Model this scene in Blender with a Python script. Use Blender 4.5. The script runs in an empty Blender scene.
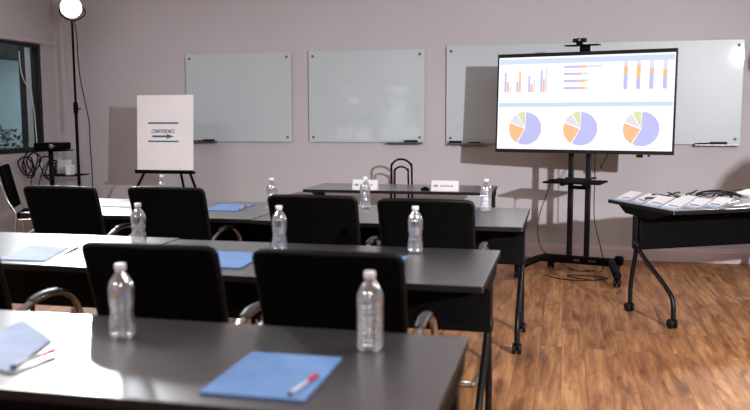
import bpy, bmesh, math, random
from mathutils import Vector, Matrix
random.seed(7)
scene = bpy.context.scene
COL = scene.collection
PI = math.pi

# ------------------------------------------------------------------ materials
def srgb(r, g, b):
    f = lambda c: (c/255/12.92) if c/255 <= .04045 else ((c/255+.055)/1.055)**2.4
    return (f(r), f(g), f(b), 1)

def mat(name, color, rough=.5, metal=0., spec=.5, trans=0., ior=1.45, emit=None, estr=0., coat=0., coat_rough=.1):
    m = bpy.data.materials.new(name); m.use_nodes = True
    b = m.node_tree.nodes['Principled BSDF']
    b.inputs['Base Color'].default_value = color
    b.inputs['Roughness'].default_value = rough
    b.inputs['Metallic'].default_value = metal
    b.inputs['Specular IOR Level'].default_value = spec
    b.inputs['Transmission Weight'].default_value = trans
    b.inputs['IOR'].default_value = ior
    b.inputs['Coat Weight'].default_value = coat
    b.inputs['Coat Roughness'].default_value = coat_rough
    if emit:
        b.inputs['Emission Color'].default_value = emit
        b.inputs['Emission Strength'].default_value = estr
    return m

def noise_mix(m, c1, c2, scale, detail=4, stretch=(1, 1, 1), bump=0., bscale=None, fac=(.35, .65)):
    """vary the base colour of a material with procedural noise (object coordinates) and add a bump"""
    nt = m.node_tree; N = nt.nodes; L = nt.links; b = N['Principled BSDF']
    tc = N.new('ShaderNodeTexCoord'); mp = N.new('ShaderNodeMapping'); mp.inputs['Scale'].default_value = stretch
    L.new(tc.outputs['Object'], mp.inputs[0])
    nz = N.new('ShaderNodeTexNoise'); nz.inputs['Scale'].default_value = scale; nz.inputs['Detail'].default_value = detail
    L.new(mp.outputs[0], nz.inputs['Vector'])
    r = N.new('ShaderNodeValToRGB'); r.color_ramp.elements[0].position = fac[0]; r.color_ramp.elements[1].position = fac[1]
    r.color_ramp.elements[0].color = c1; r.color_ramp.elements[1].color = c2
    L.new(nz.outputs['Fac'], r.inputs[0]); L.new(r.outputs[0], b.inputs['Base Color'])
    if bump:
        n2 = N.new('ShaderNodeTexNoise'); n2.inputs['Scale'].default_value = bscale or scale*6
        L.new(mp.outputs[0], n2.inputs['Vector'])
        bp = N.new('ShaderNodeBump'); bp.inputs['Strength'].default_value = bump; bp.inputs['Distance'].default_value = .004
        L.new(n2.outputs['Fac'], bp.inputs['Height']); L.new(bp.outputs[0], b.inputs['Normal'])
    return m

M = {}
M['wall'] = noise_mix(mat('wall_paint', srgb(189, 184, 188), .8, spec=.12), srgb(187, 182, 186), srgb(191, 186, 190), .8, bump=.12, bscale=90)
M['ceiling'] = noise_mix(mat('ceiling_paint', srgb(215, 210, 208), .9), srgb(212, 208, 206), srgb(220, 216, 213), 3)
M['trim'] = noise_mix(mat('trim_paint', srgb(200, 186, 190), .45), srgb(198, 184, 188), srgb(204, 191, 194), 2)
M['table'] = noise_mix(mat('table_laminate', srgb(48, 49, 55), .34, spec=.5, ior=2.0, coat=1., coat_rough=.3), srgb(44, 45, 51), srgb(52, 53, 59), 18, stretch=(1, 8, 1), bump=.04, bscale=140)
M['table'].node_tree.nodes['Principled BSDF'].inputs['Coat IOR'].default_value = 2.4
M['edge'] = noise_mix(mat('table_edge', srgb(16, 15, 16), .5, spec=.3), srgb(14, 13, 14), srgb(19, 18, 19), 20)
M['black'] = noise_mix(mat('black_powder_coat', srgb(6, 6, 7), .6, spec=.1), srgb(5, 5, 6), srgb(8, 8, 9), 25, bump=.05, bscale=300)
M['leg'] = noise_mix(mat('leg_powder_coat', srgb(10, 11, 13), .42, spec=.3), srgb(9, 10, 12), srgb(13, 14, 16), 25)
M['fabric'] = noise_mix(mat('chair_mesh_fabric', srgb(8, 8, 8), .9, spec=.04), srgb(6, 6, 6), srgb(10, 10, 9), 60, bump=.15, bscale=500)
M['chairframe'] = noise_mix(mat('chair_frame_plastic', srgb(13, 13, 13), .5, spec=.22), srgb(11, 11, 11), srgb(16, 16, 16), 20)
M['chrome'] = noise_mix(mat('chrome', srgb(205, 207, 212), .12, metal=1), srgb(200, 202, 208), srgb(215, 217, 220), 8)
M['pad'] = noise_mix(mat('arm_pad', srgb(60, 60, 64), .45), srgb(55, 55, 59), srgb(66, 66, 70), 30)
M['rubber'] = noise_mix(mat('rubber', srgb(15, 15, 17), .6, spec=.3), srgb(13, 13, 15), srgb(19, 19, 21), 30)
M['paper'] = noise_mix(mat('white_paper', srgb(232, 230, 234), .85, spec=.1), srgb(230, 228, 232), srgb(238, 236, 240), 5)
M['board'] = noise_mix(mat('foam_board', srgb(245, 243, 247), .7, spec=.2), srgb(243, 241, 245), srgb(248, 246, 250), 4)
M['blue'] = noise_mix(mat('blue_folder', srgb(104, 146, 205), .8, spec=.15), srgb(106, 142, 196), srgb(114, 150, 203), 12)
M['paleblue'] = noise_mix(mat('pale_blue_folder', srgb(178, 196, 228), .9, spec=.05), srgb(172, 190, 222), srgb(184, 202, 232), 10)
def plastic():
    m = bpy.data.materials.new('clear_plastic'); m.use_nodes = True; nt = m.node_tree; N = nt.nodes; L = nt.links
    N.remove(N['Principled BSDF']); out = N['Material Output']
    tr = N.new('ShaderNodeBsdfTransparent'); tr.inputs[0].default_value = (.93, .94, .96, 1)
    gl = N.new('ShaderNodeBsdfGlossy'); gl.inputs['Roughness'].default_value = .10; gl.inputs[0].default_value = (1, 1, 1, 1)
    df = N.new('ShaderNodeBsdfTranslucent'); df.inputs[0].default_value = (.9, .92, .97, 1)
    d2 = N.new('ShaderNodeBsdfDiffuse'); d2.inputs[0].default_value = (.9, .92, .97, 1)
    lw = N.new('ShaderNodeLayerWeight'); lw.inputs['Blend'].default_value = .42
    a = N.new('ShaderNodeMixShader'); b = N.new('ShaderNodeMixShader'); c = N.new('ShaderNodeMixShader')
    c.inputs[0].default_value = .5; L.new(df.outputs[0], c.inputs[1]); L.new(d2.outputs[0], c.inputs[2])
    a.inputs[0].default_value = .05; L.new(tr.outputs[0], a.inputs[1]); L.new(c.outputs[0], a.inputs[2])
    mr = N.new('ShaderNodeMapRange'); mr.inputs[3].default_value = .13; mr.inputs[4].default_value = .85; L.new(lw.outputs['Facing'], mr.inputs[0])
    L.new(mr.outputs[0], b.inputs[0]); L.new(a.outputs[0], b.inputs[1]); L.new(gl.outputs[0], b.inputs[2]); L.new(b.outputs[0], out.inputs[0])
    return m
M['bottle'] = plastic()
M['cap'] = noise_mix(mat('white_cap', srgb(235, 235, 240), .4), srgb(232, 232, 238), srgb(240, 240, 244), 40)
M['penwhite'] = noise_mix(mat('pen_barrel', srgb(220, 220, 228), .3), srgb(216, 216, 226), srgb(226, 226, 232), 30)
M['red'] = noise_mix(mat('pen_cap_red', srgb(205, 40, 70), .4), srgb(198, 36, 66), srgb(212, 46, 76), 30)
M['greyprint'] = noise_mix(mat('grey_print', srgb(150, 146, 156), .8, spec=.1), srgb(146, 142, 152), srgb(154, 150, 160), 30)
M['darkred'] = noise_mix(mat('dark_red', srgb(110, 45, 50), .5), srgb(104, 41, 46), srgb(116, 49, 54), 30)
M['navy'] = noise_mix(mat('navy_ink', srgb(36, 48, 84), .5), srgb(33, 45, 80), srgb(40, 52, 90), 30)
M['teal'] = noise_mix(mat('teal_ink', srgb(60, 105, 130), .6), srgb(56, 98, 124), srgb(66, 112, 136), 30)
M['inktext'] = noise_mix(mat('purple_ink', srgb(92, 78, 112), .6), srgb(88, 74, 108), srgb(96, 82, 116), 30)
M['glassboard'] = noise_mix(mat('glass_board', srgb(184, 194, 199), .35, spec=.5, coat=1., coat_rough=.03), srgb(182, 193, 198), srgb(187, 196, 201), 1.5)
M['glassedge'] = noise_mix(mat('glass_board_edge', srgb(120, 135, 135), .2), srgb(112, 128, 128), srgb(128, 142, 142), 10)
M['steel'] = noise_mix(mat('brushed_steel', srgb(110, 108, 110), .35, metal=1), srgb(100, 98, 100), srgb(122, 120, 122), 30)
M['winframe'] = noise_mix(mat('window_frame_black', srgb(22, 26, 30), .45), srgb(20, 24, 28), srgb(26, 30, 34), 10)
M['glass'] = mat('window_glass', (1, 1, 1, 1), .0, trans=1, ior=1.2)
M['exterior'] = noise_mix(mat('exterior_render', srgb(112, 130, 134), .95, spec=.1), srgb(106, 124, 128), srgb(118, 136, 140), 1.5)
M['darkgreen'] = noise_mix(mat('dark_outside', srgb(34, 40, 40), .9, spec=.1), srgb(28, 33, 33), srgb(42, 48, 47), 9)
M['leaf'] = noise_mix(mat('leaf', srgb(120, 145, 138), .6), srgb(60, 82, 74), srgb(160, 182, 178), 12)
M['leafout'] = noise_mix(mat('tree_leaf', srgb(120, 135, 95), .7), srgb(90, 110, 70), srgb(150, 160, 115), 3)
M['ground'] = noise_mix(mat('outside_ground', srgb(120, 118, 110), .9), srgb(110, 108, 100), srgb(130, 128, 118), 2)
M['reflwhite'] = noise_mix(mat('reflection_white', srgb(215, 218, 220), .5), srgb(210, 214, 216), srgb(220, 224, 226), 20)
M['lampwhite'] = mat('lamp_glow', (1, 1, 1, 1), .5, emit=(1, .98, 1, 1), estr=4)
M['clearplastic'] = mat('badge_sleeve', srgb(225, 228, 240), .12, trans=.35, ior=1.3, coat=1)
M['fill_glow'] = mat('fill_panel_glow', (1, 1, 1, 1), .6, emit=(1, .94, .86, 1), estr=2.0)  # emission of the added ceiling fill panels
def emitmat(n, c, s=1.0): return mat(n, (.02, .02, .02, 1), .25, emit=c, estr=s)
M['scr_white'] = emitmat('screen_white', srgb(250, 250, 255), 1.15)
M['scr_band'] = emitmat('screen_band', srgb(208, 222, 244), 1.0)
M['scr_purple'] = emitmat('screen_lavender', srgb(190, 190, 242), 1.05)
M['scr_orange'] = emitmat('screen_orange', srgb(255, 190, 142), 1.05)
M['scr_pale'] = emitmat('screen_pale', srgb(228, 226, 240), 1.0)
M['scr_yellow'] = emitmat('screen_yellow', srgb(226, 228, 178), 1.0)

# wood floor: planks run along Y (towards the back wall)
def make_floor_mat():
    m = bpy.data.materials.new('wood_planks'); m.use_nodes = True
    nt = m.node_tree; N = nt.nodes; L = nt.links; b = N['Principled BSDF']
    tc = N.new('ShaderNodeTexCoord')
    mp = N.new('ShaderNodeMapping'); mp.inputs['Rotation'].default_value = (0, 0, PI/2)
    L.new(tc.outputs['Object'], mp.inputs[0])
    br = N.new('ShaderNodeTexBrick'); br.offset = .37
    br.inputs['Scale'].default_value = 1; br.inputs['Brick Width'].default_value = 1.2; br.inputs['Row Height'].default_value = .125
    br.inputs['Mortar Size'].default_value = .0012; br.inputs['Mortar Smooth'].default_value = .3
    br.inputs['Color1'].default_value = (0, 0, 0, 1); br.inputs['Color2'].default_value = (1, 1, 1, 1); br.inputs['Mortar'].default_value = (.3, .3, .3, 1)
    L.new(mp.outputs[0], br.inputs['Vector'])
    # grain, stretched along the plank, shifted per plank
    add = N.new('ShaderNodeVectorMath'); add.operation = 'ADD'
    sc = N.new('ShaderNodeVectorMath'); sc.operation = 'SCALE'; sc.inputs['Scale'].default_value = 7.
    L.new(br.outputs['Color'], sc.inputs[0]); L.new(tc.outputs['Object'], add.inputs[0]); L.new(sc.outputs[0], add.inputs[1])
    mg = N.new('ShaderNodeMapping'); mg.inputs['Scale'].default_value = (10, 1.1, 1); L.new(add.outputs[0], mg.inputs[0])
    n1 = N.new('ShaderNodeTexNoise'); n1.inputs['Scale'].default_value = 1.6; n1.inputs['Detail'].default_value = 7; n1.inputs['Roughness'].default_value = .62; n1.inputs['Distortion'].default_value = .35
    L.new(mg.outputs[0], n1.inputs['Vector'])
    cr = N.new('ShaderNodeValToRGB'); e = cr.color_ramp.elements
    e[0].position = .28; e[0].color = srgb(104, 66, 42); e[1].position = .74; e[1].color = srgb(206, 160, 112)
    k = e.new(.43); k.color = srgb(148, 100, 64); k = e.new(.56); k.color = srgb(178, 127, 82)
    L.new(n1.outputs['Fac'], cr.inputs[0])
    mg2 = N.new('ShaderNodeMapping'); mg2.inputs['Scale'].default_value = (60, 3., 1); L.new(add.outputs[0], mg2.inputs[0])
    n2 = N.new('ShaderNodeTexNoise'); n2.inputs['Scale'].default_value = 1.4; n2.inputs['Detail'].default_value = 5
    L.new(mg2.outputs[0], n2.inputs['Vector'])
    # dark streaks / saw marks
    mg3 = N.new('ShaderNodeMapping'); mg3.inputs['Scale'].default_value = (9, 1.7, 1); mg3.inputs['Rotation'].default_value = (0, 0, .12); L.new(add.outputs[0], mg3.inputs[0])
    n3 = N.new('ShaderNodeTexNoise'); n3.inputs['Scale'].default_value = 1.1; n3.inputs['Detail'].default_value = 3; n3.inputs['Distortion'].default_value = 1.4
    L.new(mg3.outputs[0], n3.inputs['Vector'])
    c3 = N.new('ShaderNodeValToRGB'); c3.color_ramp.elements[0].position = .60; c3.color_ramp.elements[1].position = .76
    c3.color_ramp.elements[0].color = (0, 0, 0, 1); c3.color_ramp.elements[1].color = (.75, .75, .75, 1)
    L.new(n3.outputs['Fac'], c3.inputs[0])
    mx = N.new('ShaderNodeMixRGB'); mx.blend_type = 'OVERLAY'; mx.inputs[0].default_value = .35
    L.new(cr.outputs[0], mx.inputs[1]); L.new(n2.outputs['Fac'], mx.inputs[2])
    md = N.new('ShaderNodeMixRGB'); md.blend_type = 'MULTIPLY'; md.inputs[2].default_value = srgb(135, 96, 76)
    L.new(c3.outputs[0], md.inputs[0]); L.new(mx.outputs[0], md.inputs[1])
    # per plank tone
    mt = N.new('ShaderNodeMixRGB'); mt.blend_type = 'MULTIPLY'; mt.inputs[0].default_value = .5
    tr = N.new('ShaderNodeValToRGB'); tr.color_ramp.elements[0].color = srgb(196, 180, 168); tr.color_ramp.elements[1].color = (1, 1, 1, 1)
    L.new(br.outputs['Color'], tr.inputs[0]); L.new(md.outputs[0], mt.inputs[1]); L.new(tr.outputs[0], mt.inputs[2])
    mm = N.new('ShaderNodeMixRGB'); mm.blend_type = 'MIX'; mm.inputs[2].default_value = srgb(88, 54, 34)
    mf = N.new('ShaderNodeMath'); mf.operation = 'MULTIPLY'; mf.inputs[1].default_value = .6
    L.new(br.outputs['Fac'], mf.inputs[0]); L.new(mf.outputs[0], mm.inputs[0]); L.new(mt.outputs[0], mm.inputs[1])
    L.new(mm.outputs[0], b.inputs['Base Color'])
    rr = N.new('ShaderNodeMapRange'); rr.inputs[3].default_value = .42; rr.inputs[4].default_value = .6
    L.new(n1.outputs['Fac'], rr.inputs[0]); L.new(rr.outputs[0], b.inputs['Roughness'])
    b.inputs['Specular IOR Level'].default_value = .3
    bp = N.new('ShaderNodeBump'); bp.inputs['Strength'].default_value = .25; bp.inputs['Distance'].default_value = .003
    L.new(n2.outputs['Fac'], bp.inputs['Height']); L.new(bp.outputs[0], b.inputs['Normal'])
    return m
M['floor'] = make_floor_mat()

# ------------------------------------------------------------------ mesh helpers
class MB:
    def __init__(s): s.bm = bmesh.new(); s.mi = 0; s.mats = []
    def use(s, m):
        if m not in s.mats: s.mats.append(m)
        s.mi = s.mats.index(m); return s
    def _tag(s, faces):
        for f in faces: f.material_index = s.mi
    def box(s, c, size, rot=None, bev=0., seg=2):
        mt = Matrix.Translation(c)
        if rot is not None: mt = mt @ rot
        r = bmesh.ops.create_cube(s.bm, size=1, matrix=mt @ Matrix.Diagonal((*size, 1)))
        vs = r['verts']; fs = set(f for v in vs for f in v.link_faces)
        s._tag(fs)
        if bev > 0:
            es = list(set(e for v in vs for e in v.link_edges))
            q = bmesh.ops.bevel(s.bm, geom=es, offset=bev, segments=seg, affect='EDGES', profile=.5)
            s._tag(q['faces'])
        return s
    def face(s, pts):
        f = s.bm.faces.new([s.bm.verts.new(p) for p in pts]); s._tag([f]); return s
    def prism(s, pts, thick):
        """closed polygon pts (3D, planar) extruded by vector thick"""
        t = Vector(thick); a = [s.bm.verts.new(p) for p in pts]; b = [s.bm.verts.new(Vector(p)+t) for p in pts]
        n = len(pts); fs = [s.bm.faces.new(a[::-1]), s.bm.faces.new(b)]
        for i in range(n): fs.append(s.bm.faces.new((a[i], a[(i+1) % n], b[(i+1) % n], b[i])))
        s._tag(fs); return s
    def tube(s, path, r, sides=10, closed=False, flat=1.):
        P = [Vector(p) for p in path]; n = len(P)
        rs = r if isinstance(r, (list, tuple)) else [r]*n
        T = []
        for i in range(n):
            if closed: t = P[(i+1) % n]-P[i-1]
            else: t = P[min(i+1, n-1)]-P[max(i-1, 0)]
            T.append(t.normalized() if t.length > 1e-9 else Vector((0, 0, 1)))
        up = Vector((0, 0, 1)) if abs(T[0].z) < .9 else Vector((1, 0, 0))
        nrm = (up - T[0]*up.dot(T[0])).normalized(); rings = []
        for i in range(n):
            nrm = (nrm - T[i]*nrm.dot(T[i])).normalized(); bn = T[i].cross(nrm)
            rings.append([s.bm.verts.new(P[i] + (nrm*math.cos(a)*flat + bn*math.sin(a))*rs[i]) for a in [2*PI*k/sides for k in range(sides)]])
        fs = []
        for i in range(n if closed else n-1):
            A, B = rings[i], rings[(i+1) % n]
            for k in range(sides): fs.append(s.bm.faces.new((A[k], A[(k+1) % sides], B[(k+1) % sides], B[k])))
        if not closed: fs += [s.bm.faces.new(rings[0][::-1]), s.bm.faces.new(rings[-1])]
        for f in fs: f.smooth = True
        s._tag(fs); return s
    def lathe(s, prof, n=24, c=(0, 0, 0), axis='Z', cap=True):
        def pos(r, h, a):
            x, y = r*math.cos(a), r*math.sin(a)
            v = {'Z': (x, y, h), 'Y': (x, h, y), 'X': (h, x, y)}[axis]
            return Vector(c)+Vector(v)
        rings = [[s.bm.verts.new(pos(r, h, 2*PI*k/n)) for k in range(n)] for r, h in prof]; fs = []
        for A, B in zip(rings, rings[1:]):
            for k in range(n): fs.append(s.bm.faces.new((A[k], A[(k+1) % n], B[(k+1) % n], B[k])))
        if cap:
            fs += [s.bm.faces.new(rings[0][::-1]), s.bm.faces.new(rings[-1])]
        for f in fs: f.smooth = True
        s._tag(fs); return s
    def build(s, name, m=None, parent=None, smooth=None):
        if m is not None and not s.mats: s.mats = [m]
        bmesh.ops.recalc_face_normals(s.bm, faces=s.bm.faces[:])
        me = bpy.data.meshes.new(name); s.bm.to_mesh(me); s.bm.free()
        for q in s.mats: me.materials.append(q)
        o = bpy.data.objects.new(name, me); COL.objects.link(o)
        if parent is not None: o.parent = parent
        return o

def spline(pts, sub=8, closed=False):
    P = [Vector(p) for p in pts]; n = len(P); out = []
    rng = range(n if closed else n-1)
    for i in rng:
        if closed: a, b, c, d = P[i-1], P[i], P[(i+1) % n], P[(i+2) % n]
        else: a, b, c, d = P[max(i-1, 0)], P[i], P[i+1], P[min(i+2, n-1)]
        for k in range(sub):
            t = k/sub
            out.append(.5*((2*b)+(c-a)*t+(2*a-5*b+4*c-d)*t*t+(3*b-a-3*c+d)*t**3))
    if not closed: out.append(P[-1])
    return out

def tag(o, label=None, cat=None, group=None, kind=None):
    if label: o['label'] = label
    if cat: o['category'] = cat
    if group: o['group'] = group
    if kind: o['kind'] = kind
    return o
def empty(name, loc=(0, 0, 0), rz=0.):
    o = bpy.data.objects.new(name, None); o.empty_display_size = .1; COL.objects.link(o)
    o.location = loc; o.rotation_euler = (0, 0, rz); return o
def kids(o): return [c for c in bpy.data.objects if c.parent == o]
def copy_tree(o, parent=None):
    c = o.copy(); COL.objects.link(c); c.parent = parent
    for ch in kids(o): copy_tree(ch, c)
    return c
def struct(o): o['kind'] = 'structure'; return o

# ------------------------------------------------------------------ the room
W = 7.887; XL = -5.40; XR = 4.6; YR = -2.5; HC = 3.0
wz0, wz1, wy0, wy1 = .985, 2.11, 4.6, 7.655           # left window opening
m = MB(); m.box(((XL+XR)/2, (YR+W)/2, -.05), (XR-XL+.4, W-YR+.4, .1)); struct(m.build('floor', M['floor']))
m = MB(); m.box(((XL+XR)/2, (YR+W)/2, HC+.05), (XR-XL+.4, W-YR+.4, .1)); struct(m.build('ceiling', M['ceiling']))
m = MB(); m.box(((XL+XR)/2, W+.1, HC/2), (XR-XL+.4, .2, HC)); struct(m.build('wall_back', M['wall']))
m = MB(); m.box((XR+.1, (YR+W)/2, HC/2), (.2, W-YR, HC)); struct(m.build('wall_right', M['wall']))
m = MB()
m.box((XL-.1, (YR+W)/2, wz0/2), (.2, W-YR, wz0)); m.box((XL-.1, (YR+W)/2, (wz1+HC)/2), (.2, W-YR, HC-wz1))
m.box((XL-.1, (YR+wy0)/2, (wz0+wz1)/2), (.2, wy0-YR, wz1-wz0)); m.box((XL-.1, (wy1+W)/2, (wz0+wz1)/2), (.2, W-wy1, wz1-wz0))
struct(m.build('wall_left', M['wall']))
# thin head trim over the left window that carries on to the corner
m = MB(); m.box((XL+.008, (wy0+W)/2, wz1+.022), (.016, W-wy0, .03), bev=.003); struct(m.build('trim_1', M['trim']))
# rear wall (behind the camera) with two windows
rw = [(-5.25, -4.35), (-4.2, -3.2)]; rz0, rz1 = .75, 2.05
m = MB()
m.box(((XL+XR)/2, YR-.1, rz0/2), (XR-XL+.4, .2, rz0)); m.box(((XL+XR)/2, YR-.1, (rz1+HC)/2), (XR-XL+.4, .2, HC-rz1))
xs = [XL-.2, rw[0][0], rw[0][1], rw[1][0], rw[1][1], XR+.2]
for a, b in ((xs[0], xs[1]), (xs[2], xs[3]), (xs[4], xs[5])): m.box(((a+b)/2, YR-.1, (rz0+rz1)/2), (b-a, .2, rz1-rz0))
struct(m.build('wall_rear', M['wall']))

def window_frame_mb(x0, x1, z0, z1, y, w=.04, d=.06):
    m = MB()
    for c, s in ((((x0+x1)/2, y, z0+w/2), (x1-x0, d, w)), (((x0+x1)/2, y, z1-w/2), (x1-x0, d, w)),
                 ((x0+w/2, y, (z0+z1)/2), (w, d, z1-z0)), ((x1-w/2, y, (z0+z1)/2), (w, d, z1-z0))): m.box(c, s, bev=.004)
    return m
for i, (a, b) in enumerate(rw):
    r = empty('window_%d' % (i+2)); r['kind'] = 'structure'
    window_frame_mb(a, b, rz0, rz1, YR-.12).build('window_frame', M['trim'], r)
    g = MB(); g.box(((a+b)/2, YR-.12, (rz0+rz1)/2), (b-a-.07, .006, rz1-rz0-.07)); g.build('window_pane', M['glass'], r)
# left window
r = empty('window_1'); r['kind'] = 'structure'
m = MB(); x = XL-.06; fw_ = .035
m.box((x, (wy0+wy1)/2, wz0+fw_*.75), (.1, wy1-wy0, fw_*1.5), bev=.004); m.box((x, (wy0+wy1)/2, wz1-fw_/2), (.1, wy1-wy0, fw_), bev=.004)
m.box((x, wy1-fw_/2, (wz0+wz1)/2), (.1, fw_, wz1-wz0), bev=.004); m.box((x, wy0+fw_/2, (wz0+wz1)/2), (.1, fw_, wz1-wz0), bev=.004)
m.build('window_frame', M['winframe'], r)
m = MB(); m.box((x, (wy0+wy1)/2, (wz0+wz1)/2), (.008, wy1-wy0-.06, wz1-wz0-.06)); m.build('window_pane', M['glass'], r)

# baseboards
def baseboard(name, p0, p1, inward):
    p0 = Vector(p0); p1 = Vector(p1); n = Vector(inward)
    prof = [(0, 0), (.018, 0), (.018, .098), (.012, .112), (.012, .122), (.004, .132), (0, .132)]
    m = MB(); m.prism([p0 + n*a + Vector((0, 0, z)) for a, z in prof], p1-p0)
    struct(m.build(name, M['trim']))
baseboard('baseboard_back', (XL, W, 0), (XR, W, 0), (0, -1, 0))
baseboard('baseboard_left', (XL, YR, 0), (XL, W-.018, 0), (1, 0, 0))
baseboard('baseboard_right', (XR, YR, 0), (XR, W-.018, 0), (-1, 0, 0))

# outside the left window: a rendered wall, a dark block for the black jamb and pane reflection and a leafy plant
m = MB(); m.box((XL-1.6, 6.6, 1.2), (.1, 7, 2.6)); o = m.build('trim_2', M['exterior']); struct(o)
m = MB(); m.box((XL-.95, 6.6, .35), (1.2, 7, .7)); o = m.build('trim_3', M['ground']); struct(o)
m = MB(); m.box((XL-.42, 8.52, 1.5), (.24, 1.04, 1.7), bev=.01); struct(m.build('trim_4', M['darkgreen']))
m = MB(); m.box((XL-1.35, 6.6, 2.32), (.4, 7, .5)); struct(m.build('trim_5', M['darkgreen']))
def leafy(name, base, h, spread, n, mt, size, stems=5):
    r = empty(name, base)
    m = MB(); ends = []
    for i in range(stems):
        a = 2*PI*i/stems+random.random(); e = Vector((math.cos(a)*spread*.6, math.sin(a)*spread*.6, h*(.6+.3*random.random())))
        m.tube(spline([(0, 0, 0), e*.5+Vector((0, 0, h*.1)), e], 4), size*.08, 5); ends.append(e)
    m.build('stem', M['edge'], r)
    m = MB()
    for i in range(n):
        a = random.random()*2*PI; q = spread*math.sqrt(random.random()); z = h*(.35+.65*random.random())
        c = Vector((math.cos(a)*q*(1.1-abs(z/h-.65)), math.sin(a)*q*(1.1-abs(z/h-.65)), z))
        d = Vector((random.uniform(-1, 1), random.uniform(-1, 1), random.uniform(-.3, 1))).normalized(); s_ = d.cross(Vector((random.uniform(-1, 1), .3, .5))).normalized()
        l = size*random.uniform(.7, 1.3); w_ = l*.28
        m.face([c, c+d*l*.4+s_*w_, c+d*l, c+d*l*.4-s_*w_])
    m.build('foliage', mt, r); return r
tag(leafy('leafy_plant', (XL-.75, 7.85, .7), .5, .34, 260, M['leaf'], .07), 'grey-green leafy plant outside at the bottom of the left window', 'plant')
# trees outside the rear windows (seen only as a reflection in the glass boards)
m = MB(); m.box((-4, -7, -.1), (14, 8.6, .1)); struct(m.build('trim_6', M['ground']))
tag(leafy('garden_tree', (-5.9, -6.1, 0), 2.8, 1.3, 1500, M['leafout'], .2), 'green tree reflected in the left half of the middle glass board', 'tree')
tag(leafy('garden_tree', (-3.0, -6.1, 0), 2.6, 1.3, 1500, M['leafout'], .2), 'green tree reflected in the right half of the middle glass board', 'tree')

# unseen ceiling panels added as soft room fill
def fill_panel(x, y, energy, label, sx=1.2, sy=.6):
    r = empty('ceiling_fill', (x, y, HC))
    m = MB(); w_ = .03
    m.box((0, sy/2, -.02), (sx+w_, w_, .04)); m.box((0, -sy/2, -.02), (sx+w_, w_, .04)); m.box((sx/2, 0, -.02), (w_, sy, .04)); m.box((-sx/2, 0, -.02), (w_, sy, .04))
    m.build('frame', M['trim'], r)
    m = MB(); m.box((0, 0, -.008), (sx-.03, sy-.03, .012)); m.build('diffuser', M['fill_glow'], r)
    tag(r, label, 'ceiling light')
    l = bpy.data.lights.new('fill_lamp', 'AREA'); l.shape = 'RECTANGLE'; l.size = sx*.95; l.size_y = sy*.9; l.energy = energy; l.color = (1, .96, .935)
    lo = bpy.data.objects.new('fill_lamp', l); COL.objects.link(lo); lo.parent = r; lo.location = (0, 0, -.03)
PE = 70
fill_panel(-3.2, -1.3, PE, 'added rectangular ceiling fill light behind the camera on the left')
fill_panel(.6, -1.3, PE, 'added rectangular ceiling fill light behind the camera on the right')
fill_panel(-3.2, 2.6, PE, 'added rectangular ceiling fill light above the left of the second desk row')
fill_panel(1.2, 2.6, PE, 'added rectangular ceiling fill light above the open floor beside the desk rows')

# ------------------------------------------------------------------ glass boards
def glass_board(x0, x1, z0, z1, label, tray, extra=True):
    r = empty('glass_board', ((x0+x1)/2, W, z0)); w_ = x1-x0; h = z1-z0
    m = MB(); m.use(M['glassboard']).box((0, -.028, h/2), (w_, .006, h), bev=.0015)
    m.build('glass_panel', None, r)
    b = MB(); b.box((0, -.023, h/2), (w_*.998, .003, h*.998)); b.build('backing_sheet', M['glassedge'], r)
    for sx in (-1, 1):
        for z in (.05, h-.05):
            q = MB(); q.lathe([(.011, -.038), (.013, -.036), (.013, -.030), (.008, -.030), (.008, 0)], 14, (sx*(w_/2-.045), 0, z), 'Y'); q.build('standoff_bolt', M['steel'], r)
    tag(r, label, 'whiteboard', 'glass marker boards on the back wall')
    # small tray at the bottom edge
    if tray:
        t0, t1 = tray; c = (t0+t1)/2-(x0+x1)/2
        t = MB(); t.box((c, -.055, -.010), (t1-t0, .06, .004)); t.box((c, -.083, -.004), (t1-t0, .004, .012)); t.box((c, -.03, -.004), (t1-t0, .004, .014))
        t.build('pen_tray', M['steel'], r)
    return r
zt, zb = 1.992, 1.092
glass_board(-3.854, -2.706, zb, zt, 'leftmost frameless pale glass marker board behind the easel', (-3.80, -3.52))
glass_board(-2.521, -1.350, zb, zt, 'middle frameless glass marker board with window reflections', (-1.72, -1.37))
glass_board(-1.135, 1.515, zb-.006, zt+.022, 'long frameless glass marker board behind the television', (1.13, 1.50))
def marker(x, lab, col=None, L=.12, z=None, r=.011, group='board markers on the trays'):
    o = empty('board_marker', (x, W-.056, (z or zb)-.008+r), 0)
    m = MB(); m.lathe([(r*.6, -L/2), (r, -L/2+.004), (r, L*.12)], 12, axis='X'); m.build('barrel', col or M['rubber'], o)
    m = MB(); m.lathe([(r*1.08, L*.12), (r*1.08, L/2-.004), (r*.7, L/2)], 12, axis='X'); m.build('pen_cap', M['black'], o)
    return tag(o, lab, 'marker')
def eraser(x, lab, w_=.13, z=None):
    o = empty('board_eraser', (x, W-.056, (z or zb)-.008))
    m = MB(); m.box((0, 0, .006), (w_, .045, .012)); m.build('felt', M['edge'], o)
    m = MB(); m.box((0, 0, .022), (w_, .048, .02), bev=.006); m.build('grip', M['rubber'], o)
    return tag(o, lab, 'eraser')
eraser(-3.605, 'black eraser on the tray of the leftmost glass board', .12)
marker(-3.74, 'dark red marker beside the easel on the leftmost tray', M['darkred'])
eraser(-1.475, 'dark eraser on the tray of the middle glass board', .13)
eraser(1.33, 'dark eraser on the tray of the long board right of the television', .14, zb-.006)
marker(1.19, 'black marker left of the eraser under the long board', z=zb-.006)
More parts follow.
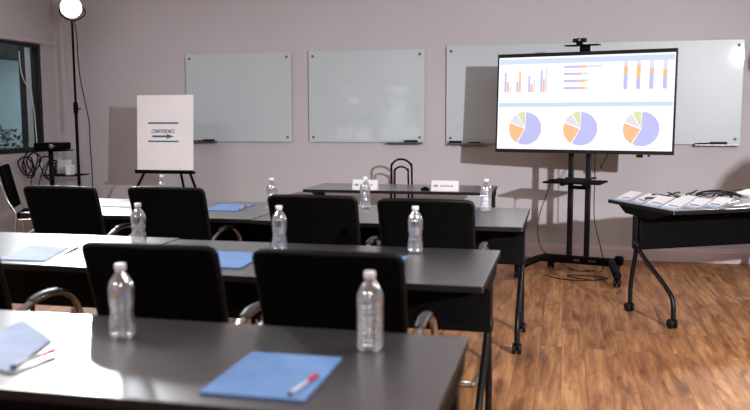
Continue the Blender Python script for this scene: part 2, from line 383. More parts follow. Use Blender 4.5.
# second tray of the long board, left of the TV
m = MB(); m.box((0, -.055, -.010), (.36, .06, .004)); m.box((0, -.083, -.004), (.36, .004, .012))
o = m.build('pen_tray', M['steel']); o.location = (-.93, W, zb-.006); tag(o, 'narrow steel tray under the left end of the long glass board', 'tray')
eraser(-1.04, 'dark eraser on the tray left of the television', .12, zb-.006)
marker(-.86, 'black marker on the tray left of the television', z=zb-.006)

# ------------------------------------------------------------------ flip-top training tables
T = .74
def wheel_mb(c, r=.028, w_=.02):
    m = MB()
    for s_ in (-1, 1):
        m.lathe([(r*.7, -w_/2), (r, -w_/2+.004), (r, w_/2-.004), (r*.7, w_/2)], 16, (c[0]+s_*.016, c[1], c[2]), 'X')
    return m
def make_table(L, D, y0=.06, span=.48, T=T, name='training_table', top_mat=None, panel=(.45, .70), ends=(True, True), inset=.022):
    """origin: near-left corner on the floor; x along the length, y towards the far edge"""
    r = empty(name)
    m = MB(); m.use(top_mat or M['table']).box((L/2, D/2, T-.013), (L, D, .026), bev=.003); m.build('tabletop', None, r)
    m = MB(); m.box((L/2, .002, T-.0135), (L-.004, .006, .024)); m.box((L/2, D-.002, T-.0135), (L-.004, .006, .024))
    m.box((.002, D/2, T-.0135), (.006, D-.01, .024)); m.box((L-.002, D/2, T-.0135), (.006, D-.01, .024)); m.build('edge_band', M['edge'], r)
    hub = y0+span*.88
    if panel: m = MB(); m.box((L/2, hub-.045, (panel[0]+panel[1])/2), (L-.016, .014, panel[1]-panel[0]), bev=.004); m.build('modesty_panel', M['black'], r)
    m = MB(); m.box((L/2, hub+.03, T-.048), (L-2*inset, .05, .035), bev=.004); m.build('crossbeam', M['black'], r)
    for ex in (inset, L-inset):
        m = MB()
        m.prism([(ex-.02, max(.05, hub-.36), T-.027), (ex-.02, min(D-.05, hub+.20), T-.027), (ex-.02, min(D-.09, hub+.12), T-.075), (ex-.02, hub-.16, T-.085)], (.04, 0, 0))
        m.build('mounting_bracket', M['black'], r)
        m = MB(); m.box((ex, hub+.01, (T-.08+.46)/2), (.034, .055, T-.08-.46), bev=.008)
        m.lathe([(.03, -.02), (.034, -.015), (.034, .015), (.03, .02)], 18, (ex, hub, .475), 'X'); m.build('leg_column', M['leg'], r)
        for yy, sg in ((y0, -1), (y0+span, 1)):
            path = spline([(ex, hub, .475), (ex, hub+(yy-hub)*.22, .40), (ex, hub+(yy-hub)*.86, .235), (ex, hub+(yy-hub)*.98, .165), (ex, yy, .11), (ex, yy, .062)], 5)
            g = MB(); g.tube(path, .0155, 12); lg = g.build('leg', M['leg'], r)
            c = MB(); c.lathe([(.010, .062), (.020, .058), (.022, .05), (.020, .03)], 14, (ex, yy, 0)); c.box((ex, yy, .04), (.014, .035, .03), bev=.004)
            cs = c.build('caster', M['black'], r)
            wheel_mb((ex, yy+.008, .032), .032).build('wheel', M['rubber'], cs)
    return r
G_T = None
def place(o, x, y, rz, label, cat, group=None):
    o.location = (x, y, 0); o.rotation_euler = (0, 0, rz); return tag(o, label, cat, group)
L0 = 1.6
t = make_table(L0, .665); place(t, -.256-L0, 2.245-.665, 0, 'dark grey flip-top training table nearest the camera, blue folder and red-capped pen on it', 'table')
t1 = t; t = copy_tree(t1); place(t, -.256-2*L0-.012, 2.275-.665, 0, 'nearest training table at the lower left, pale folder in the lamp glare', 'table')
t = make_table(1.62, .815); place(t, -.286-1.62, 3.75-.815, 0, 'second-row training table on the right, bottle near its far right', 'table')
t2 = t; t = copy_tree(t2); place(t, -.286-2*1.62-.012, 3.79-.815, 0, 'second-row training table on the left, pale paper folder and pen on it', 'table')
t = make_table(1.6, .935, y0=.05); place(t, -.228-1.6, 4.545, 0, 'third-row training table on the right, in front of the television stand', 'table')
t3 = t; t = copy_tree(t3); place(t, -.228-3.2-.012, 4.575, 0, 'third-row training table on the left, in front of the easel', 'table')
t = make_table(1.58, .633, y0=.08, panel=None); place(t, -2.161, 6.533, 0, 'narrow presenter table by the back wall with two white name cards', 'table')
A4 = math.radians(29)
t = make_table(1.6, .76, y0=.0, span=.48, T=.757); place(t, .667, 5.359, A4, 'angled training table at the right edge, covered with white badges and lanyards', 'table')

# ------------------------------------------------------------------ conference chairs
def make_chair():
    """origin on the floor under the top of the backrest; +y is the way the sitter faces"""
    r = empty('conference_chair')
    zt_, zb_ = .94, .47
    def by(z): return .125*(zt_-z)/(zt_-zb_)
    # backrest panel: curved rounded sheet with thickness
    m = MB(); NX, NZ = 14, 12; hw = .238
    def pt(u, v, off):
        z = zb_ + (zt_-zb_)*v
        w_ = hw*(1-.03*(1-v))
        # rounded corners
        cr = .022
        dz = min(z-zb_, zt_-z)
        if dz < cr: w_ -= cr - math.sqrt(max(0, cr*cr-(cr-dz)**2))
        x_ = u*w_
        return Vector((x_, by(z) - .035*(1-(u)**2) + .012*math.sin(PI*v) + off, z - .006*u*u*(v)))
    vs = [.0, .015, .04, .08]+[.08+.84*k/NZ for k in range(1, NZ)]+[.92, .96, .985, 1.]
    grids = []
    for off in (-.011, .011):
        grids.append([[m.bm.verts.new(pt(-1+2*i/NX, v, off)) for i in range(NX+1)] for v in vs])
    fs = []
    for g in grids:
        for a, b in zip(g, g[1:]):
            for i in range(NX): fs.append(m.bm.faces.new((a[i], a[i+1], b[i+1], b[i])))
    A, B = grids
    loop = [(0, i) for i in range(NX+1)]+[(j, NX) for j in range(1, len(vs))]+[(len(vs)-1, i) for i in range(NX-1, -1, -1)]+[(j, 0) for j in range(len(vs)-2, 0, -1)]
    for k in range(len(loop)):
        (a, b), (c, d) = loop[k], loop[(k+1) % len(loop)]
        fs.append(m.bm.faces.new((A[a][b], A[c][d], B[c][d], B[a][b])))
    for f in fs: f.smooth = True
    back = m.build('backrest', M['fabric'], r)
    # rim around the backrest
    m = MB(); path = [pt(-1+2*i/NX, 1., 0) for i in range(0, NX+1)]+[pt(1, v, 0) for v in reversed(vs[:-1])]+[pt(1-2*i/NX, 0, 0) for i in range(1, NX+1)]+[pt(-1, v, 0) for v in vs[1:-1]]
    m.tube(path, .0115, 8, closed=True); m.build('back_frame', M['chairframe'], r)
    # seat
    m = MB(); m.box((0, .300, .455), (.45, .38, .05), bev=.022, seg=3); m.build('seat', M['fabric'], r)
    m = MB(); m.box((0, .300, .42), (.40, .33, .025), bev=.006); m.build('seat_pan', M['chairframe'], r)
    for s in (-1, 1):
        x0, x1 = s*.243, s*.268
        path = spline([(x0-s*.01, by(.64)-.01, .60), (x1, .03, .622), (x1, .12, .652), (x1, .235, .674), (x1, .35, .668), (x1, .44, .618), (x1, .478, .53), (x1, .485, .32), (x1, .48, .12), (x1, .465, .035), (x1, .42, .015), (x1, .20, .014), (x1, .02, .014), (s*.24, -.02, .014)], 6)
        g = MB(); g.tube(path, .0135, 12); arm = g.build('leg_frame', M['chrome'], r)
        q = MB(); pp = spline([(x1, .16, .673), (x1, .235, .686), (x1, .32, .682)], 6); q.tube(pp, .018, 10, flat=.45); q.build('arm_pad', M['pad'], r)
        q = MB(); q.lathe([(.012, -.014), (.017, -.01), (.017, .01), (.012, .014)], 14, (s*.243, by(.62)-.004, .60), 'X'); q.build('arm_bolt', M['chrome'], r)
    m = MB(); m.tube([(-.24, -.02, .014), (.24, -.02, .014)], .0135, 12); m.tube([(-.268, .46, .40), (.268, .46, .40)], .011, 10); m.tube([(-.243, .10, .41), (.243, .10, .41)], .011, 10); m.build('crossbar', M['chrome'], r)
    m = MB(); m.tube([(-.12, .13, .41), (-.12, .07, .56)], .012, 8); m.tube([(.12, .13, .41), (.12, .07, .56)], .012, 8); m.build('back_support', M['chairframe'], r)
    return r
GC = 'black conference chairs drawn up to the training tables'
ch = make_chair()
spots = [(-1.340, 2.415, 0, .0, 'black conference chair behind the nearest table, left one, bottle in front of it'),
         (-.722, 2.405, 0, .0, 'black conference chair behind the nearest table, right one, bottle in front of it'),
         (-2.22, 2.47, 0, 0, 'black conference chair at the lower left, only its chrome arm in view'),
         (-2.955, 4.30, 0, 0, 'black conference chair farthest left at the third row, before the cable cart'),
         (-2.29, 4.36, 0, 0, 'black conference chair directly in front of the easel'),
         (-1.298, 4.07, 0, 0, 'black conference chair at the third row, between the easel and the arched chair'),
         (-.680, 3.99, 0, 0, 'black conference chair farthest right at the third row')]
for i, (x, y, a, dz, lab) in enumerate(spots):
    o = ch if i == 0 else copy_tree(ch)
    place(o, x, y, a, lab, 'chair', GC)

# stacking chair at the left wall
def make_side_chair():
    r = empty('side_chair')
    rt = Matrix.Rotation(math.radians(13), 4, 'X')
    m = MB(); m.box((0, .02, .72), (.44, .03, .40), rot=rt, bev=.012, seg=3); m.build('backrest', M['fabric'], r)
    m = MB(); m.box((0, .31, .465), (.45, .44, .045), bev=.018, seg=3); m.build('seat', M['fabric'], r)
    for s in (-1, 1):
        g = MB(); g.tube(spline([(s*.235, -.045, .86), (s*.235, .03, .62), (s*.24, .10, .46), (s*.245, .06, .2), (s*.25, 0, .012)], 6), .011, 10); g.build('leg', M['chrome'], r)
        g = MB(); g.tube(spline([(s*.235, .09, .43), (s*.238, .40, .43), (s*.24, .50, .40), (s*.243, .53, .2), (s*.245, .55, .012)], 6), .011, 10); g.build('leg', M['chrome'], r)
    g = MB(); g.tube([(-.235, .09, .43), (.235, .09, .43)], .01, 8); g.tube([(-.238, .46, .42), (.238, .46, .42)], .01, 8); g.build('stretcher', M['chrome'], r)
    return r
sc_ = make_side_chair(); place(sc_, -5.02, 6.52, math.radians(-62), 'black side chair with chrome legs under the left window', 'chair')

# arched bistro chair behind the presenter table
def make_arched_chair():
    r = empty('arched_chair')
    def arch(hw, top, zb_, y_top=-.05):
        pts = [(-hw*1.05, .05, zb_)]
        for k in range(0, 9):
            a = PI - PI*k/8
            pts.append((hw*math.cos(a), .02+(y_top-.02)*math.sin(a)*.9, top-hw*.95+hw*.95*math.sin(a)))
        pts.append((hw*1.05, .05, zb_)); return spline(pts, 4)
    m = MB(); m.tube(arch(.094, .957, .44), .0095, 10); m.build('outer_back_arch', M['black'], r)
    m = MB(); m.tube(arch(.062, .888, .44), .0085, 10); m.build('inner_back_arch', M['black'], r)
    m = MB(); m.lathe([(.05, .44), (.185, .44), (.195, .45), (.195, .462), (.185, .47), (.05, .473)], 28, (0, -.14, 0)); m.build('seat', M['black'], r)
    for sx, sy in ((-1, 0), (1, 0), (-1, 1), (1, 1)):
        y0_, y1_ = (.03, .10) if sy == 0 else (-.28, -.36)
        g = MB(); g.tube(spline([(sx*.10, y0_, .445), (sx*.13, (y0_+y1_)/2, .25), (sx*.17, y1_, .008)], 6), .009, 10); g.build('leg', M['black'], r)
    m = MB(); m.tube([(.14*math.cos(a), -.13+.15*math.sin(a), .2) for a in [2*PI*k/24 for k in range(24)]], .006, 8, closed=True); m.build('leg_ring', M['black'], r)
    return r
ac = make_arched_chair(); place(ac, -1.477, 7.36, math.radians(8), 'black metal chair with a double arched tube back, at the wall behind the presenter table', 'chair')

# ------------------------------------------------------------------ water bottles
def make_bottle(ribbed=True):
    r = empty('water_bottle')
    R0 = .0362
    prof = [(.024, .000), (.031, .003), (R0, .012), (R0, .02)]
    z = .02
    if ribbed:
        k = 0
        while z < .135:
            prof += [(R0-.001, z+.003), (R0-.0036, z+.0065), (R0-.001, z+.010), (R0, z+.013)]; z += .0145
    else:
        for k in range(24):
            z = .02+.116*k/23; wst = .0045*math.exp(-((z-.082)/.022)**2)
            prof.append((R0-wst-.0016*(k % 2), z))
    prof += [(R0, .142), (.0345, .152), (.029, .166), (.020, .18), (.0135, .188), (.0128, .19), (.0128, .193), (.0155, .194), (.0155, .196), (.0128, .197), (.0128, .2)]
    m = MB(); m.use(M['bottle']).lathe(prof, 28)
    inner = [(max(a-.0012, .001), b+.0012) for a, b in prof if b < .199]
    m.lathe(inner, 28)
    body = m.build('bottle_body', None, r)
    m = MB(); m.lathe([(.0148, .197), (.0155, .198), (.0155, .211), (.0145, .213), (.004, .2135)], 24); m.build('bottle_cap', M['cap'], r)
    return r
bA = make_bottle(True); bB = make_bottle(False)
# for closed shells the inner wall must face the inside
for b_ in (bA, bB):
    me = [c for c in kids(b_) if c.name.startswith('bottle_body')][0].data
    half = len(me.vertices)
    bm_ = bmesh.new(); bm_.from_mesh(me); bm_.verts.ensure_lookup_table()
    # islands: flip faces of the inner island
    seen = set(); isl = []
    for v in bm_.verts:
        if v.index in seen: continue
        st = [v]; comp = []; seen.add(v.index)
        while st:
            q = st.pop(); comp.append(q)
            for e in q.link_edges:
                w_ = e.other_vert(q)
                if w_.index not in seen: seen.add(w_.index); st.append(w_)
        isl.append(comp)
    isl.sort(key=lambda c: max(v.co.x for v in c))
    bmesh.ops.reverse_faces(bm_, faces=list(set(f for v in isl[0] for f in v.link_faces)))
    bm_.to_mesh(me); bm_.free()
bspots = [(-.499, 2.061, 1, 'clear ribbed water bottle on the nearest table, in front of the right chair'),
          (-1.209, 2.024, 0, 'clear waisted water bottle on the nearest table, in front of the left chair'),
          (-.658, 3.598, 0, 'clear water bottle at the far right of the second-row table'),
          (-1.273, 3.50, 0, 'clear water bottle on the second-row table, above the middle of the picture'),
          (-1.968, 3.47, 0, 'clear water bottle on the second row, in front of the chair by the easel'),
          (-.493, 5.21, 1, 'clear water bottle at the right end of the third-row table'),
          (-1.30, 5.25, 0, 'clear water bottle on the third row, before the left name card'),
          (-1.885, 5.05, 0, 'clear water bottle on the third row, beside the blue folder'),
          (-2.735, 5.16, 0, 'clear water bottle on the third row, just below the easel')]
ua = ub = False
for i, (x, y, k, lab) in enumerate(bspots):
    src = bA if k else bB
    if k: o = src if not ua else copy_tree(src); ua = True
    else: o = src if not ub else copy_tree(src); ub = True
    o.location = (x, y, T+.0005); o.rotation_euler = (0, 0, random.random()*6)
    tag(o, lab, 'bottle', 'clear water bottles on the training tables')

# ------------------------------------------------------------------ folders, pens and papers
def folder(pts, mt, label, inner=True):
    """pts: near-left, near-right, far-right, far-left on the table"""
    c = sum((Vector((*p, 0)) for p in pts), Vector())/4
    r = empty('paper_folder', (c.x, c.y, T+.0005))
    q = [Vector((*p, 0))-c for p in pts]
    m = MB(); m.prism(q, (0, 0, .0018)); m.build('back_cover', mt, r)
    m = MB(); m.prism([v*.965+Vector((0, 0, .0018)) for v in q], (0, 0, .002)); m.build('paper_sheets', M['paper'], r)
    m = MB(); m.prism([v+Vector((0, 0, .0038)) for v in q], (0, 0, .0014)); m.build('front_cover', mt, r)
    return tag(r, label, 'folder')
def pen(a, b, z, label, capc):
    a = Vector((*a, z)); b = Vector((*b, z)); d = b-a; Lp = d.length
    r = empty('ballpoint_pen', a, math.atan2(d.y, d.x))
    m = MB(); m.lathe([(.001, 0), (.0045, .012), (.0045, Lp*.66)], 12, (0, 0, .0045), 'X'); m.build('barrel', M['penwhite'], r)
    m = MB(); m.lathe([(.0055, Lp*.66), (.0058, Lp*.7), (.0058, Lp-.003), (.004, Lp)], 12, (0, 0, .0055), 'X'); m.build('pen_cap', capc, r)
    m = MB(); m.lathe([(.0009, -.002), (.0035, .004), (.0047, .014)], 12, (0, 0, .0045), 'X'); m.build('tip', M['navy'], r)
    return tag(r, label, 'pen')
ZT = T+.006
folder([(-.795, 1.640), (-.545, 1.640), (-.549, 1.962), (-.795, 1.962)], M['blue'], 'blue paper folder on the nearest table under the red-capped pen')
pen((-.587, 1.652), (-.566, 1.80), ZT, 'white pen with a red cap on the nearest blue folder', M['red'])
folder([(-1.56, 1.80), (-1.315, 1.672), (-1.385, 1.95), (-1.61, 2.13)], M['paleblue'], 'pale blue folder on the near left table, washed out by lamp glare')
pen((-1.322, 1.69), (-1.303, 1.85), ZT, 'pen with a dark red cap beside the glaring pale folder', M['red'])
folder([(-2.395, 3.035), (-2.170, 3.035), (-2.285, 3.39), (-2.512, 3.40)], M['paleblue'], 'pale folder on the second-row left table beside a pen')
pen((-2.196, 3.205), (-2.241, 3.39), T+.001, 'thin pen right of the pale folder on the second row', M['red'])
folder([(-1.56, 3.06), (-1.284, 3.061), (-1.31, 3.42), (-1.56, 3.42)], M['blue'], 'blue folder on the second row, seen between the two nearest chairs')
folder([(-.95, 3.13), (-.69, 3.13), (-.667, 3.475), (-.93, 3.41)], M['blue'], 'blue folder on the second row, left of the right-hand bottle')
folder([(-2.302, 4.925), (-2.081, 4.912), (-2.102, 5.30), (-2.364, 5.296)], M['blue'], 'blue folder on the third row, right of the chair before the easel')
pen((-2.085, 4.97), (-2.112, 5.16), T+.006, 'small pen with red tip on the third-row blue folder', M['red'])
folder([(-3.13, 4.99), (-2.89, 4.99), (-2.84, 5.26), (-3.09, 5.26)], M['paper'], 'white sheet folder at the left end of the third row')
folder([(-.83, 5.0), (-.575, 5.0), (-.555, 5.36), (-.80, 5.36)], M['blue'], 'blue folder mostly hidden behind the rightmost third-row chair')

# ------------------------------------------------------------------ presenter table: name cards and a small black clip
def name_card(x, y, w_, lab, rz):
    r = empty('name_card', (x, y, T), rz); h = .082; t_ = .0015
    m = MB(); m.prism([(-w_/2, -.03, 0), (-w_/2, -.0285, 0), (-w_/2, .001, h), (-w_/2, -.001, h)], (w_, 0, 0))
    m.prism([(-w_/2, .0285, 0), (-w_/2, .03, 0), (-w_/2, .001, h), (-w_/2, -.001, h)], (w_, 0, 0)); m.build('card', M['paper'], r)
    # small grey print, as blurred as in the picture
    m = MB(); n = Vector((0, -.94, .345)); up = Vector((0, .345, .94))
    def line(x0, x1, v0, v1):
        b = Vector((0, -.0305, 0))
        m.prism([b+Vector((x0, 0, 0))+up*v0+n*.0004, b+Vector((x1, 0, 0))+up*v0+n*.0004, b+Vector((x1, 0, 0))+up*v1+n*.0004, b+Vector((x0, 0, 0))+up*v1+n*.0004], n*.0004)
    line(-w_*.42, -w_*.25, .032, .05)
    for k in range(7): line(-w_*.16+k*w_*.068, -w_*.16+k*w_*.068+w_*.05, .034, .046 if k % 3 else .050)
    m.build('printed_name', M['greyprint'], r)
    return tag(r, lab, 'name card')
name_card(-1.637, 6.62, .215, 'white tent name card behind the third-row bottle', .0)
name_card(-.965, 6.64, .225, 'white tent name card at the right of the presenter table', .0)
m = MB(); m.box((0, 0, .012), (.07, .04, .022), bev=.006); m.box((0, .0, .027), (.03, .02, .012), bev=.003)
o = m.build('presentation_clicker', M['black']); o.location = (-1.125, 6.60, T); tag(o, 'small black clicker left of the right-hand name card', 'clicker')

# ------------------------------------------------------------------ television on a rolling stand
tvA = math.radians(-13.9)
ca, sa = math.cos(tvA), math.sin(tvA)
def tvp(a, b, z):   # local (right, back, up) about the stand centre on the floor
    return Vector((a, b, z))
tvc = (.115, 7.07, 0)
st = empty('rolling_tv_stand', tvc, tvA)
for s in (-1, 1):
    m = MB(); m.box((s*.073, 0, .92), (.044, .036, 1.60), bev=.006); m.build('upright_pole', M['leg'], st)
m = MB(); m.box((0, 0, .125), (.62, .07, .065), bev=.012); m.build('base_crossbar', M['black'], st)
m = MB(); m.box((.0, -.038, .128), (.05, .004, .018)); m.build('label_plate', M['steel'], st)
m = MB(); m.box((.13, -.038, .128), (.06, .004, .010)); m.build('label_plate', M['steel'], st)
for s in (-1, 1):
    path = spline([(s*.285, .20, .10), (s*.29, .0, .125), (s*.32, -.14, .13), (s*.405, -.40, .095)], 6)
    g = MB(); g.tube(path, .034, 12, flat=.85); lg = g.build('leg', M['black'], st)
    for (a, b) in ((s*.285, .20), (s*.405, -.40)):
        c = MB(); c.lathe([(.012, .10), (.024, .095), (.028, .08), (.020, .06)], 14, (a, b, 0)); c.box((a, b+.01, .055), (.02, .045, .045), bev=.006); cs = c.build('caster', M['black'], st)
        w_ = wheel_mb((a, b+.015, .037), .037, .022); w_.build('wheel', M['rubber'], cs)
g = MB(); g.lathe([(.030, -.03), (.042, -.02), (.042, .03), (.030, .04)], 16, (.335, .02, .14), 'X'); g.build('end_knob', M['black'], st)
# shelf
m = MB(); m.box((-.01, -.10, .80), (.475, .32, .016), bev=.006); m.build('shelf', M['black'], st)
m = MB(); m.box((0, 0, .745), (.16, .03, .03), bev=.004); m.box((-.09, -.10, .785), (.03, .28, .02)); m.box((.09, -.10, .785), (.03, .28, .02)); m.build('shelf_bracket', M['black'], st)
m = MB(); m.box((0, -.02, 1.46), (.46, .02, .08)); m.box((-.2, -.04, 1.46), (.03, .02, .42)); m.box((.2, -.04, 1.46), (.03, .02, .42)); m.build('mount_plate', M['black'], st)
# camera platform on top
m = MB(); m.box((.022, -.01, 1.84), (.085, .02, .18)); m.box((.012, -.06, 1.925), (.28, .10, .008), bev=.002)
m.box((.0, -.01, 1.70), (.2, .02, .05)); m.build('camera_platform', M['black'], st)
tag(st, 'black rolling stand with twin poles and casters carrying the television', 'tv stand')
# webcam
wc = empty('webcam', (tvc[0]+ca*-.012-sa*-.06, tvc[1]+sa*-.012+ca*-.06, 1.930), tvA)
m = MB(); m.box((0, 0, .010), (.05, .04, .02), bev=.004); m.build('foot', M['black'], wc)
m = MB(); m.box((0, 0, .036), (.115, .035, .034), bev=.012, seg=3); m.build('body', M['rubber'], wc)
m = MB(); m.lathe([(.011, -.024), (.012, -.017), (.012, 0)], 16, (0, 0, .036), 'Y'); m.build('lens', M['table'], wc)
tag(wc, 'small black webcam on the platform above the television', 'webcam')
# TV
TW, TH, zc = 1.452, .83, 1.4555
tv = empty('television', (.1115, 6.90, 1.04), tvA)
tv.rotation_euler = (math.radians(-3.0), 0, tvA)
m = MB(); m.box((0, .022, TH/2), (TW, .035, TH), bev=.004); m.box((0, .045, TH*.42), (TW*.6, .03, TH*.55), bev=.01); m.build('casing', M['black'], tv)
m = MB()
bt, bb, bs = .030, .030, .012
yb = -.001
m.box((0, yb, TH-bt/2), (TW, .012, bt)); m.box((0, yb, bb/2), (TW, .012, bb)); m.box((-TW/2+bs/2, yb, TH/2), (bs, .012, TH-bt-bb)); m.box((TW/2-bs/2, yb, TH/2), (bs, .012, TH-bt-bb))
m.build('bezel', M['edge'], tv)
m = MB(); x0, x1, z0, z1 = -TW/2+bs, TW/2-bs, bb, TH-bt
def U(u): return x0+(x1-x0)*u
def V(v): return z1-(z1-z0)*v
m.use(M['scr_white']).face([(x0, 0, z0), (x1, 0, z0), (x1, 0, z1), (x0, 0, z1)])
def rect(u0, u1, v0, v1, mt, d=.0012):
    m.use(mt).face([(U(u0), -d, V(v1)), (U(u1), -d, V(v1)), (U(u1), -d, V(v0)), (U(u0), -d, V(v0))])
rect(.005, .995, .02, .075, M['scr_band']); rect(.005, .995, .495, .54, M['scr_band'])
for u, tops in ((.036, (.165, .265, .31)), (.110, (.26, .16, .36)), (.181, (.20, .29, .25)), (.254, (.145, .24, .125))):
    for k, (tp, mt) in enumerate(zip(tops, ('scr_purple', 'scr_orange', 'scr_pale'))):
        rect(u+k*.0145, u+k*.0145+.0125, tp, .38, M[mt])
for v, (a, b) in zip((.105, .18, .255, .33), ((.478, .517), (.47, .49), (.475, .515), (.475, .512))):
    e = .606 if v < .11 else .535
    rect(.391, a, v, v+.026, M['scr_purple']); rect(a, b, v, v+.026, M['scr_orange']); rect(b, e, v, v+.026, M['scr_pale'])
for u, (a, b) in zip((.738, .807, .877, .948), ((.125, .21), (.115, .255), (.155, .205), (.17, .25))):
    rect(u-.011, u+.011, .055, a, M['scr_pale']); rect(u-.011, u+.011, a, b, M['scr_orange']); rect(u-.011, u+.011, b, .365, M['scr_purple'])
for u in (.172, .497, .834):
    cx, cz, R = U(u), V(.775), (z1-z0)*.178
    for a0, a1, mt, off in ((0, 210, 'scr_purple', 0), (210, 292, 'scr_orange', .006), (292, 328, 'scr_pale', .006), (328, 360, 'scr_yellow', .006)):
        am = math.radians((a0+a1)/2); ox, oz = math.sin(am)*off, math.cos(am)*off
        n = max(3, int((a1-a0)/6)); pts = [(cx+ox, -.0012, cz+oz)]
        for k in range(n+1):
            a = math.radians(a0+1+(a1-a0-2)*k/n); pts.append((cx+ox+R*math.sin(a), -.0012, cz+oz+R*math.cos(a)))
        m.use(M[mt]).face(pts)
scr = m.build('screen', None, tv); 
m = MB(); m.box((.47, .01, -.012), (.05, .02, .022), bev=.003); m.build('sensor_pod', M['black'], tv)
m = MB(); m.box((.54, .01, -.008), (.02, .012, .014), bev=.002); m.build('switch', M['black'], tv)
tag(tv, 'large black television showing bar charts and three pie charts', 'television')

# cables on and around the stand
def cord(name, pts, label, r_=.004, mt=None, closed=False, sub=8):
    m = MB(); m.tube(spline(pts, sub, closed), r_, 8, closed=closed); o = m.build(name, mt or M['rubber']); return tag(o, label, 'cable')
def loc(a, b, z): return (tvc[0]+ca*a-sa*b, tvc[1]+sa*a+ca*b, z)
cord('power_cable', [loc(-.20, -.12, .815), loc(-.24, -.02, .78), loc(-.29, .02, .66), loc(-.36, .05, .45), loc(-.35, .04, .25), loc(-.27, .03, .14), loc(-.2, .06, .10), loc(-.1, .10, .03), loc(0, .12, .006), loc(.1, .2, .006)], 'black cable looping down from the left of the stand shelf')
cord('power_cable', [loc(.10, .03, 1.2), loc(.115, .05, .9), loc(.12, .05, .5), loc(.17, .08, .25), loc(.2, .1, .1), loc(.16, .16, .006), loc(.02, .2, .006)], 'black cable hanging straight down beside the right pole of the stand')
cord('power_cable', [loc(.24, -.02, 1.10), loc(.225, -.01, 1.02), loc(.20, -.02, .965), loc(.185, -.02, .93)], 'short cable end dangling below the television, right of the poles')
m = MB(); m.box(loc(.183, -.02, .925), (.018, .012, .03), bev=.004); o = m.build('cable_plug', M['rubber']); tag(o, 'black plug on the short cable dangling below the television', 'plug')
cord('power_cable', [loc(-.22, -.2, .012), loc(-.10, -.28, .008), loc(.05, -.30, .008), loc(.2, -.22, .008), loc(.28, -.1, .008), loc(.12, -.06, .008), loc(-.05, -.12, .010), loc(.02, -.22, .016), loc(.18, -.27, .016), loc(.24, -.2, .016)], 'tangled black cable lying on the floor under the stand')
for k in range(3):
    pts = []
    for j in range(14):
        a = 2*PI*j/14*(1); pts.append(loc(-.06+.05*k+(.15-.02*k)*math.cos(a)+.01*math.sin(3*a), -.13+.075*math.sin(a+.4*k), .813+.010*k+.006*math.sin(2*a+k)))
    cord('cable_coil', pts, ['black cable coil lowest of three on the stand shelf', 'black cable coil in the middle of three on the stand shelf', 'black cable coil topmost of three on the stand shelf'][k], .005, closed=True, sub=4)

# ------------------------------------------------------------------ easel with the sign
EY = 7.04
es = empty('display_easel', (-3.655, EY, 0))
for s in (-1, 1):
    g = MB(); g.tube([(s*.03, .05, 1.26), (s*.62, -.20, .01)], .0125, 10); g.build('leg', M['black'], es)
g = MB(); g.tube([(0, .06, 1.30), (.03, .48, .01)], .012, 10); g.build('leg', M['black'], es)
m = MB(); m.box((0, .045, 1.27), (.10, .04, .06), bev=.01); m.build('hinge_head', M['black'], es)
m = MB(); m.box((0, -.075, .832), (.60, .045, .022), bev=.004); m.box((0, -.096, .846), (.60, .006, .02)); m.build('tray', M['black'], es)
tag(es, 'black tripod easel holding the conference sign near the left of the back wall', 'easel')
bo = empty('conference_sign', (-3.655, EY-.072, .845)); bo.rotation_euler = (math.radians(-3.5), 0, 0)
BW, BH = .572, .708
m = MB(); m.box((0, 0, BH/2), (BW, .006, BH), bev=.001); m.build('foam_board', M['board'], bo)
def bx_(x0_, x1_, y0_, y1_): return (x0_-.5)*BW, (x1_-.5)*BW, (1-y1_)*BH, (1-y0_)*BH
for (xa, xb, ya, yb_) in ((.20, .74, .357, .378), (.20, .745, .598, .617)):
    m = MB(); a, b, c, d = bx_(xa, xb, ya, yb_); m.box(((a+b)/2, -.0042, (c+d)/2), (b-a, .0015, d-c))
    m.build('ruled_line', M['teal'], bo)
m = MB(); a, b, c, d = bx_(.275, .66, .53, .555)
zc_ = (c+d)/2
m.prism([(a, -.0035, zc_-.009), (a+.07*2.1, -.0035, zc_-.009), (a+.147, -.0035, zc_-.022), (b, -.0035, zc_), (a+.147, -.0035, zc_+.022), (a+.147, -.0035, zc_+.009), (a, -.0035, zc_+.009)], (0, -.0014, 0))
m.build('arrow', M['teal'], bo)
# the word CONFERENCE, drawn as block strokes
def word(s, x, z, h, w_, gap, mt, parent):
    m = MB(); t_ = h*.17
    G = {'C': [(1, 1, 0, 1), (0, 1, 0, 0), (0, 0, 1, 0)], 'O': [(0, 0, 1, 0), (1, 0, 1, 1), (1, 1, 0, 1), (0, 1, 0, 0)], 'N': [(0, 0, 0, 1), (0, 1, 1, 0), (1, 0, 1, 1)],
         'F': [(0, 0, 0, 1), (0, 1, 1, 1), (0, .52, .8, .52)], 'E': [(1, 0, 0, 0), (0, 0, 0, 1), (0, 1, 1, 1), (0, .52, .8, .52)], 'R': [(0, 0, 0, 1), (0, 1, 1, 1), (1, 1, 1, .52), (1, .52, 0, .52), (.35, .52, 1, 0)]}
    for ch_ in s:
        for (xa, za, xb, zb_) in G[ch_]:
            p = Vector((x+xa*w_, -.0042, z+za*h)); q = Vector((x+xb*w_, -.0042, z+zb_*h)); d = q-p; ang = math.atan2(d.z, d.x)
            m.box((p+q)/2, (d.length+t_*.9, .0012, t_), rot=Matrix.Rotation(-ang, 4, 'Y'))
        x += w_+gap
    return m.build('lettering', mt, parent)
a, b, c, d = bx_(.265, .68, .455, .495)
cw = (b-a)/10
word('CONFERENCE', a+.003, c, d-c, cw*.66, cw*.34, M['inktext'], bo)
tag(bo, 'white board sign reading CONFERENCE with a teal arrow pointing right', 'sign')

